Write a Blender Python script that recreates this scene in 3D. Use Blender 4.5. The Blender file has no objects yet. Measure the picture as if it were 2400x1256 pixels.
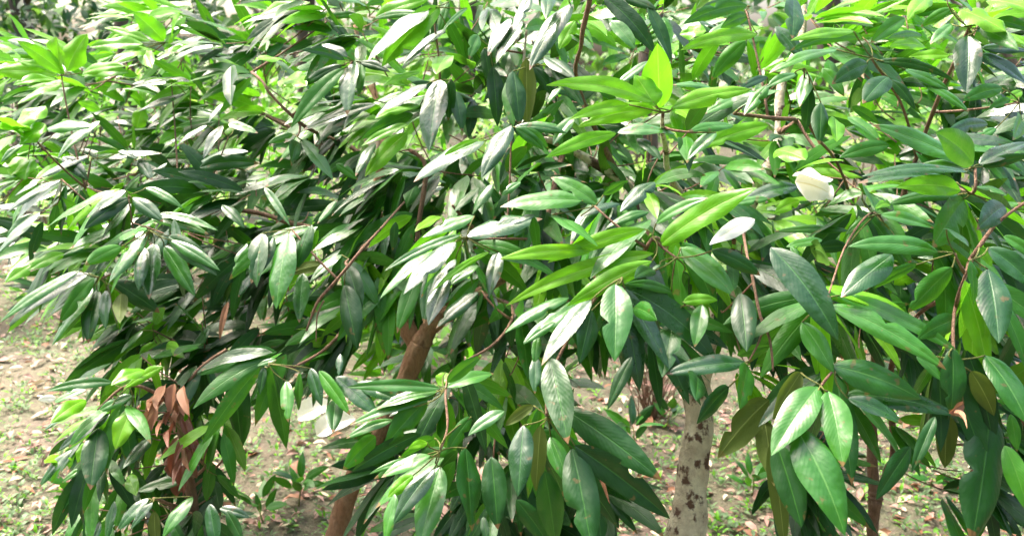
import bpy, math, random
from mathutils import Vector, noise
random.seed(7)
R = random.random
def U(a, b): return a + (b - a) * R()
def G(s): return random.gauss(0, s)
scene = bpy.context.scene
# ------------------------------------------------------------------ camera
PITCH = math.radians(15.0); F = 1850.0; CAM = Vector((0, 0, 1.65))
cam = bpy.data.cameras.new('camera'); co = bpy.data.objects.new('camera', cam)
scene.collection.objects.link(co); scene.camera = co
co.location = CAM; co.rotation_euler = (math.pi / 2 - PITCH, 0, 0)
cam.sensor_width = 36; cam.lens = F / 2400 * 36; cam.clip_start = 0.05; cam.clip_end = 400
cam.dof.use_dof = True; cam.dof.focus_distance = 1.6; cam.dof.aperture_fstop = 5.0
FW = Vector((0, math.cos(PITCH), -math.sin(PITCH))); UPV = Vector((0, math.sin(PITCH), math.cos(PITCH))); RT = Vector((1, 0, 0))
def at(x, y, d): return CAM + (FW + RT * ((x - 1200) / F) + UPV * ((628 - y) / F)) * d
def ground_at(x, y):
    r = FW + RT * ((x - 1200) / F) + UPV * ((628 - y) / F)
    return CAM + r * (-CAM.z / r.z)
# ------------------------------------------------------------------ light
SUN_EL = math.radians(58); SUN_AZ = math.radians(-50)      # azimuth measured from +Y towards +X
L = Vector((math.sin(SUN_AZ) * math.cos(SUN_EL), math.cos(SUN_AZ) * math.cos(SUN_EL), math.sin(SUN_EL)))
w = bpy.data.worlds.new('World'); scene.world = w; w.use_nodes = True
nt = w.node_tree; bg = nt.nodes['Background']; sky = nt.nodes.new('ShaderNodeTexSky')
sky.sky_type = 'NISHITA'; sky.sun_disc = False; sky.sun_elevation = SUN_EL; sky.sun_rotation = SUN_AZ
sky.air_density = 0.8; sky.dust_density = 7.0; sky.ozone_density = 0.0
nt.links.new(sky.outputs[0], bg.inputs[0]); bg.inputs[1].default_value = 0.15
sl = bpy.data.lights.new('sun', 'SUN'); sl.energy = 1.5; sl.angle = math.radians(10); sl.color = (1, 0.95, 0.86)
so = bpy.data.objects.new('sun', sl); scene.collection.objects.link(so)
so.rotation_euler = L.to_track_quat('Z', 'Y').to_euler()
scene.view_settings.view_transform = 'Standard'; scene.view_settings.look = 'None'
scene.view_settings.exposure = 2.4; scene.view_settings.gamma = 1
scene.cycles.max_bounces = 6; scene.cycles.diffuse_bounces = 4; scene.cycles.glossy_bounces = 2
scene.cycles.transmission_bounces = 4; scene.cycles.transparent_max_bounces = 4

# ------------------------------------------------------------------ materials
class N:
    def __init__(s, name):
        s.m = bpy.data.materials.new(name); s.m.use_nodes = True; s.t = s.m.node_tree
        s.p = s.t.nodes['Principled BSDF']; s.out = s.t.nodes['Material Output']
    def n(s, ty, **k):
        a = s.t.nodes.new('ShaderNode' + ty)
        for q, v in k.items(): setattr(a, q, v)
        return a
    def l(s, a, b): s.t.links.new(a, b)
    def mix(s, fac, a, b, blend='MIX'):
        m = s.n('Mix', data_type='RGBA', blend_type=blend)
        for i, v in ((0, fac), (6, a), (7, b)):
            if isinstance(v, (int, float)): m.inputs[i].default_value = v
            elif isinstance(v, tuple): m.inputs[i].default_value = (*v, 1)
            else: s.l(v, m.inputs[i])
        return m.outputs[2]
    def math(s, op, a, b=None, clamp=False):
        m = s.n('Math', operation=op, use_clamp=clamp)
        for i, v in ((0, a), (1, b)):
            if v is None: continue
            if isinstance(v, (int, float)): m.inputs[i].default_value = v
            else: s.l(v, m.inputs[i])
        return m.outputs[0]
    def noise(s, scale, detail=3, vec=None, rough=.5):
        a = s.n('TexNoise'); a.inputs['Scale'].default_value = scale; a.inputs['Detail'].default_value = detail
        a.inputs['Roughness'].default_value = rough
        if vec: s.l(vec, a.inputs['Vector'])
        return a.outputs[0]
    def ramp(s, f, *st):
        a = s.n('ValToRGB'); e = a.color_ramp.elements
        while len(e) < len(st): e.new(0.5)
        for i, (p, c) in enumerate(st):
            e[i].position = p; e[i].color = (*c, 1) if isinstance(c, tuple) else (c, c, c, 1)
        s.l(f, a.inputs[0]); return a.outputs[0]

def leaf_mat(name, c1, c2, back, rough=.33, trans=.28, tcol=None, spec=.6, rib=(.16, .3, .08), spots=.5, coat=0.):
    q = N(name)
    at_ = q.n('Attribute', attribute_name='lv').outputs['Fac']
    uv = q.n('UVMap').outputs[0]; sep = q.n('SeparateXYZ'); q.l(uv, sep.inputs[0])
    u = q.math('ABSOLUTE', q.math('SUBTRACT', sep.outputs[0], .5)); v = sep.outputs[1]
    geo = q.n('NewGeometry')
    pos = q.n('TexCoord').outputs['Object']
    base = q.mix(at_, c1, c2)
    nz = q.noise(55, 3, pos)
    base = q.mix(q.ramp(nz, (.35, 0.), (.7, .45)), base, tuple(min(1, x * 1.7 + .01) for x in c1))
    # side veins run from the rib to the margin
    vv = q.math('ADD', q.math('MULTIPLY', v, 15), q.math('MULTIPLY', u, -8))
    wv = q.math('ABSOLUTE', q.math('SUBTRACT', q.math('FRACT', vv), .5))
    vein = q.ramp(wv, (.0, 1.), (.09, 0.))
    ribm = q.ramp(u, (.012, 1.), (.035, 0.))
    base = q.mix(q.math('MULTIPLY', vein, .07), base, rib)
    base = q.mix(q.math('MULTIPLY', ribm, .75), base, rib)
    sp = q.ramp(q.noise(45, 3, pos), (.66, 0.), (.70, 1.))
    base = q.mix(q.math('MULTIPLY', sp, spots), base, (.16, .085, .03))
    tipm = q.ramp(q.math('ADD', v, q.math('MULTIPLY', nz, .14)), (.99, 0.), (1.0, 1.))
    tipm = q.math('MULTIPLY', tipm, q.math('GREATER_THAN', at_, .6))
    base = q.mix(q.math('MULTIPLY', tipm, min(1., spots * 1.6)), base, (.20, .09, .035))
    col = q.mix(geo.outputs['Backfacing'], base, q.mix(q.math('MULTIPLY', ribm, .7), q.mix(.35, back, base), rib))
    q.l(col, q.p.inputs['Base Color'])
    q.l(q.math('ADD', q.math('ADD', q.math('MULTIPLY', nz, .16), rough - .08), q.math('MULTIPLY', geo.outputs['Backfacing'], .22)), q.p.inputs['Roughness'])
    q.p.inputs['Specular IOR Level'].default_value = spec
    q.p.inputs['Coat Weight'].default_value = coat; q.p.inputs['Coat Roughness'].default_value = .22
    b = q.n('Bump'); b.inputs['Strength'].default_value = .30; b.inputs['Distance'].default_value = .0022
    h = q.math('ADD', q.math('MULTIPLY', q.math('COSINE', q.math('MULTIPLY', vv, 6.283)), .07), q.math('MULTIPLY', q.noise(30, 2, pos), 4.5))
    h = q.math('SUBTRACT', h, q.math('MULTIPLY', ribm, 1.2))
    q.l(h, b.inputs['Height']); q.l(b.outputs[0], q.p.inputs['Normal'])
    tr = q.n('BsdfTranslucent'); q.l(b.outputs[0], tr.inputs['Normal'])
    q.l(q.mix(.55, base, tcol or c2), tr.inputs['Color'])
    ms = q.n('MixShader'); ms.inputs[0].default_value = trans
    q.l(q.p.outputs[0], ms.inputs[1]); q.l(tr.outputs[0], ms.inputs[2]); q.l(ms.outputs[0], q.out.inputs[0])
    return q.m
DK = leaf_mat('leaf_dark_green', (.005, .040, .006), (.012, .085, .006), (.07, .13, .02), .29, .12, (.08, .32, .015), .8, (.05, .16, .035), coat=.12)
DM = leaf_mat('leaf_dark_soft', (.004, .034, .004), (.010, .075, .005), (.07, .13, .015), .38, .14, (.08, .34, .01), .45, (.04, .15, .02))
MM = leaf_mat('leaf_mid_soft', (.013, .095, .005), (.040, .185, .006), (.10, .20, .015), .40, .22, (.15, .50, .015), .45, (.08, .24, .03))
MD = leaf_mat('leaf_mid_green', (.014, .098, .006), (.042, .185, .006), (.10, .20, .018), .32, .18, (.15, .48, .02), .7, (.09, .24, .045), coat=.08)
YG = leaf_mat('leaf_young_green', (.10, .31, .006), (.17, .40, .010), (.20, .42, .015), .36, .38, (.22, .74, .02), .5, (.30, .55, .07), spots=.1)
OL = leaf_mat('leaf_olive', (.045, .085, .010), (.07, .12, .014), (.085, .12, .018), .5, .25, (.2, .3, .03), .4, (.2, .26, .06))
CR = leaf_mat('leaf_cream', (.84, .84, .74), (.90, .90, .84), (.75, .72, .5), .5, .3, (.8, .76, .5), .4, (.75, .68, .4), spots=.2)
BR = leaf_mat('leaf_dry_brown', (.23, .10, .055), (.36, .19, .11), (.32, .19, .12), .6, .2, (.4, .15, .06), .3, (.3, .16, .09))
RD = leaf_mat('leaf_red_brown', (.12, .045, .026), (.19, .085, .045), (.17, .06, .035), .5, .25, (.35, .06, .03), .4, (.2, .08, .04))
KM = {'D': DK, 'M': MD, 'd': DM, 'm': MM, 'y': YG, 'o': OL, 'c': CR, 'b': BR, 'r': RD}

def bark(name, c1, c2, c3, s=18, spot=.55, grain=.5, zs=.45, bs=.55):
    q = N(name); pos = q.n('TexCoord').outputs['Object']
    mp = q.n('Mapping'); mp.inputs['Scale'].default_value = (1, 1, zs); q.l(pos, mp.inputs[0]); v = mp.outputs[0]
    a = q.noise(s, 5, v, .6); b = q.noise(s * bs, 4, v, .65); c = q.noise(s * 7, 4, v, .7)
    col = q.mix(q.ramp(a, (.38, 0.), (.62, 1.)), c1, c2)
    col = q.mix(q.ramp(b, (spot, 0.), (spot + .07, 1.)), col, c3)
    col = q.mix(grain, col, q.ramp(c, (.3, .25), (.6, 1.)), 'MULTIPLY')
    q.l(col, q.p.inputs['Base Color']); q.p.inputs['Roughness'].default_value = .85
    bm = q.n('Bump'); bm.inputs['Strength'].default_value = .8; bm.inputs['Distance'].default_value = .012
    q.l(q.math('ADD', c, q.math('MULTIPLY', b, 2.)), bm.inputs['Height']); q.l(bm.outputs[0], q.p.inputs['Normal'])
    return q.m
BK_RED = bark('bark_red_brown', (.33, .17, .09), (.46, .29, .18), (.16, .075, .045), 16, .60)
BK_PALE = bark('bark_pale_mottled', (.90, .82, .64), (.60, .49, .36), (.15, .08, .055), 15, .52, .22, .8, 1.4)
BK_BRN = bark('bark_brown', (.22, .12, .08), (.31, .19, .13), (.13, .07, .05), 20, .6)
BK_FOR = bark('bark_forest', (.06, .045, .035), (.11, .085, .065), (.04, .03, .025), 6, .6)
TWIG = bark('bark_twig', (.26, .14, .09), (.36, .22, .14), (.13, .07, .05), 40, .6)
PET = bark('petiole_green', (.16, .20, .04), (.24, .25, .06), (.2, .12, .05), 60, .6)

# ------------------------------------------------------------------ mesh builders
class MB:
    def __init__(s): s.v = []; s.f = []; s.uv = []; s.lv = []; s.mi = []
    def leaf(s, B, T, W, nrm, arch=.10, archdir=None, fold=.22, wave=.05, lv=.5, mi=0, NV=9, NU=5, curl=0., ph=None, blunt=0, camber=.0, puff=0., bite=None):
        ax = T - B; Ln = ax.length
        if Ln < 1e-4: return
        a = ax / Ln; n = nrm - a * nrm.dot(a)
        if n.length < 1e-3: n = a.orthogonal()
        n.normalize()
        ad = archdir if archdir is not None else n
        ad = ad - a * ad.dot(a)
        C = (B + T) * .5 + ad * (arch * Ln * 2)
        ph = U(0, 6.28) if ph is None else ph
        i0 = len(s.v); us = [-1 + 2 * k / (NU - 1) for k in range(NU)]
        asym = U(-.06, .06)
        for j in range(NV):
            t = j / (NV - 1)
            p = B * (1 - t) ** 2 + C * (2 * t * (1 - t)) + T * t * t
            d = ((C - B) * (2 * (1 - t)) + (T - C) * (2 * t)).normalized()
            nn = n - d * n.dot(d)
            nn = nn.normalized() if nn.length > 1e-4 else n
            tw = curl * (t - .3)
            sd = d.cross(nn).normalized()
            sd, nn = sd * math.cos(tw) + nn * math.sin(tw), nn * math.cos(tw) - sd * math.sin(tw)
            tt = t
            f = (max(tt, 0) ** .66) * (max(1 - tt, 0) ** .90) * 2.75
            f = min(f, 1.0)
            if j == 0: f = .04
            if j == NV - 1: f = .015
            for u in us:
                hw = W * .5 * f * (1 + .04 * math.sin(9 * t + ph + u))
                bt = 1.0 if bite is None or u * bite[1] <= 0 else 1 - .6 * math.exp(-((t - bite[0]) / .045) ** 2)
                z = (fold * abs(u) - camber * u * u + puff * math.sin(t * 34 + abs(u) * 2.5) * abs(u) * (1 - abs(u)) * 4) * hw + wave * W * math.sin(t * 11 + ph + (0 if u < 0 else 1.9)) * abs(u) ** 1.5 * f
                s.v.append(p + sd * (u * hw * bt * (1 + asym * u)) + nn * z)
        for j in range(NV - 1):
            for k in range(NU - 1):
                q = i0 + j * NU + k
                s.f.append((q, q + 1, q + NU + 1, q + NU)); s.mi.append(mi)
                for (jj, kk) in ((j, k), (j, k + 1), (j + 1, k + 1), (j + 1, k)):
                    s.uv.append(((us[kk] + 1) * .5, jj / (NV - 1)))
        s.lv += [lv] * (NV * NU)
    def tube(s, pts, rad, nseg=7, mi=0, rough=0., cap=True):
        n = len(pts); i0 = len(s.v); ref = None
        for j, p in enumerate(pts):
            d = (pts[min(j + 1, n - 1)] - pts[max(j - 1, 0)])
            d = d.normalized() if d.length > 1e-6 else Vector((0, 0, 1))
            if ref is None: ref = d.orthogonal().normalized()
            ref = (ref - d * ref.dot(d)).normalized(); b = d.cross(ref)
            for k in range(nseg):
                an = 2 * math.pi * k / nseg; o = ref * math.cos(an) + b * math.sin(an)
                r = rad[j]
                if rough: r *= 1 + rough * noise.noise((p + o * r) * (0.30 / max(r, .004)))
                s.v.append(p + o * r)
        for j in range(n - 1):
            for k in range(nseg):
                a = i0 + j * nseg + k; b_ = i0 + j * nseg + (k + 1) % nseg
                s.f.append((a, b_, b_ + nseg, a + nseg)); s.mi.append(mi)
                s.uv += [(k / nseg, j / n), ((k + 1) / nseg, j / n), ((k + 1) / nseg, (j + 1) / n), (k / nseg, (j + 1) / n)]
        if cap:
            for base, rev in ((i0, True), (i0 + (n - 1) * nseg, False)):
                r = [base + k for k in range(nseg)]
                if rev: r.reverse()
                s.f.append(tuple(r)); s.mi.append(mi); s.uv += [(0, 0)] * nseg
        s.lv += [.5] * (n * nseg)
    def build(s, name, mats, parent=None, origin=Vector((0, 0, 0)), porigin=Vector((0, 0, 0))):
        me = bpy.data.meshes.new(name); me.from_pydata([v - origin for v in s.v], [], s.f)
        for m in (mats if isinstance(mats, list) else [mats]): me.materials.append(m)
        me.polygons.foreach_set('material_index', s.mi); me.polygons.foreach_set('use_smooth', [True] * len(s.f))
        uvl = me.uv_layers.new(name='UVMap'); uvl.data.foreach_set('uv', [c for p in s.uv for c in p])
        a = me.attributes.new('lv', 'FLOAT', 'POINT'); a.data.foreach_set('value', s.lv)
        me.update(); o = bpy.data.objects.new(name, me); scene.collection.objects.link(o)
        o.location = origin - porigin
        if parent: o.parent = parent
        return o
def tag(o, label=None, cat=None, group=None, kind=None):
    for k, v in (('label', label), ('category', cat), ('group', group), ('kind', kind)):
        if v: o[k] = v
    return o
def empty(name, loc, label, cat, group=None):
    o = bpy.data.objects.new(name, None); scene.collection.objects.link(o); o.location = loc; o.empty_display_size = .1
    return tag(o, label, cat, group)
def smooth(pts, n=5):
    """Catmull-Rom through (Vector, radius)"""
    out = []
    P = [pts[0]] + pts + [pts[-1]]
    for i in range(1, len(P) - 2):
        for k in range(n):
            t = k / n; a, b, c, d = (P[i + q][0] for q in (-1, 0, 1, 2))
            v = .5 * ((2 * b) + (c - a) * t + (2 * a - 5 * b + 4 * c - d) * t * t + (3 * b - a - 3 * c + d) * t ** 3)
            out.append((v, P[i][1] * (1 - t) + P[i + 1][1] * t))
    out.append(pts[-1]); return out
def px_path(l):  # (x, y, depth, radius)
    return [(at(a, b, c), r) for a, b, c, r in l]

# ------------------------------------------------------------------ ground
def hgt(x, y): return .03 * noise.noise(Vector((x * .8, y * .8, 0))) + .012 * noise.noise(Vector((x * 3, y * 3, 4)))
def make_ground():
    q = N('dirt_and_moss'); pos = q.n('TexCoord').outputs['Object']
    a = q.noise(1.3, 4, pos, .6); b = q.noise(9, 6, pos, .7); c = q.noise(60, 4, pos, .7); d = q.noise(2.6, 5, pos, .65)
    col = q.mix(q.ramp(b, (.35, 0.), (.65, 1.)), (.125, .09, .07), (.30, .205, .17))
    col = q.mix(q.ramp(a, (.42, 0.), (.62, 1.)), col, (.27, .175, .145))
    g = q.math('MULTIPLY', q.ramp(d, (.32, 0.), (.44, 1.)), q.ramp(c, (.32, 0.), (.48, 1.)))
    col = q.mix(q.math('MULTIPLY', g, .5), col, (.085, .14, .055))
    col = q.mix(.7, col, q.ramp(c, (.3, .3), (.6, 1.)), 'MULTIPLY')
    q.l(col, q.p.inputs['Base Color']); q.p.inputs['Roughness'].default_value = .95
    bm = q.n('Bump'); bm.inputs['Strength'].default_value = .9; bm.inputs['Distance'].default_value = .03
    q.l(q.math('ADD', b, q.math('MULTIPLY', c, .5)), bm.inputs['Height']); q.l(bm.outputs[0], q.p.inputs['Normal'])
    m = MB(); xs = [-60, -30, -15] + [-8 + i * .2 for i in range(81)] + [15, 30, 60]
    ys = [-20, -8, -2] + [i * .2 for i in range(71)] + [18, 25, 40, 90]
    for y in ys:
        for x in xs: m.v.append(Vector((x, y, hgt(x, y)))); m.lv.append(.5)
    W = len(xs)
    for j in range(len(ys) - 1):
        for i in range(W - 1):
            k = j * W + i; m.f.append((k, k + 1, k + W + 1, k + W)); m.mi.append(0); m.uv += [(0, 0)] * 4
    tag(m.build('ground', q.m), kind='structure')
make_ground()
UPZ = Vector((0, 0, 1))
def rnd_dir(zmin=-1., zmax=1.):
    z = U(zmin, zmax); a = U(0, 6.283); r = math.sqrt(max(0, 1 - z * z)); return Vector((r * math.cos(a), r * math.sin(a), z))
# litter
m = MB()
for i in range(12000):
    y = 1.9 + 8 * R() ** 1.7; x = U(-1, 1) * (1.0 + y * .78)
    p = Vector((x, y, hgt(x, y) + U(.004, .018))); d = rnd_dir(-.25, .25); ln = U(.02, .07) * (1 if R() < .85 else 1.6)
    m.leaf(p, p + d * ln, ln * U(.28, .5), UPZ + rnd_dir() * .5, U(-.12, .2), None, U(.2, .9), .12, R(), random.choice([0, 0, 0, 1, 2]), 4, 3)
LIT2 = leaf_mat('litter_pink_brown', (.30, .17, .14), (.50, .33, .27), (.42, .29, .22), .65, .1, (.4, .2, .1), .3, (.45, .3, .22))
LIT1 = leaf_mat('litter_pale', (.50, .43, .30), (.62, .54, .40), (.5, .4, .3), .6, .1, (.5, .4, .2), .3, (.6, .5, .35))
tag(m.build('fallen_leaves', [LIT2, BR, LIT1]), 'dry brown and pinkish leaf litter strewn over the bare dirt', 'leaf litter', kind='stuff')
# low ground cover
m = MB()
for i in range(15000):
    y = 2.0 + 8 * R() ** 1.5; x = U(-1, 1) * (1.0 + y * .78)
    if noise.noise(Vector((x * .9, y * .9, 7))) < U(-.6, .2): continue
    p = Vector((x, y, hgt(x, y))); n = random.randint(4, 8); h = U(.015, .06)
    for k in range(n):
        d = rnd_dir(-.05, .8); b = p + d * .008 + UPZ * h * R(); ln = U(.012, .04)
        m.leaf(b, b + d * ln, ln * U(.3, .5), UPZ + d * .3, .1, None, .2, .05, R(), 0 if R() < .7 else 1, 4, 3)
GC = leaf_mat('ground_cover_green', (.07, .14, .055), (.14, .22, .09), (.12, .19, .08), .5, .3, (.3, .5, .1), .5, (.25, .38, .15))
tag(m.build('ground_cover', [GC, YG]), 'patchy low green weeds growing over the dirt', 'weeds', kind='stuff')

# ------------------------------------------------------------------ traced leaves
# tile origin in the photograph; coordinates inside a tile run at 2.99 per photo pixel
TL = {1: (0, 0), 2: (600, 0), 3: (1200, 0), 4: (1800, 0), 5: (0, 420), 6: (600, 420), 7: (1200, 420), 8: (1800, 420),
      9: (0, 836), 10: (600, 836), 11: (1200, 836), 12: (1800, 836)}
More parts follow.
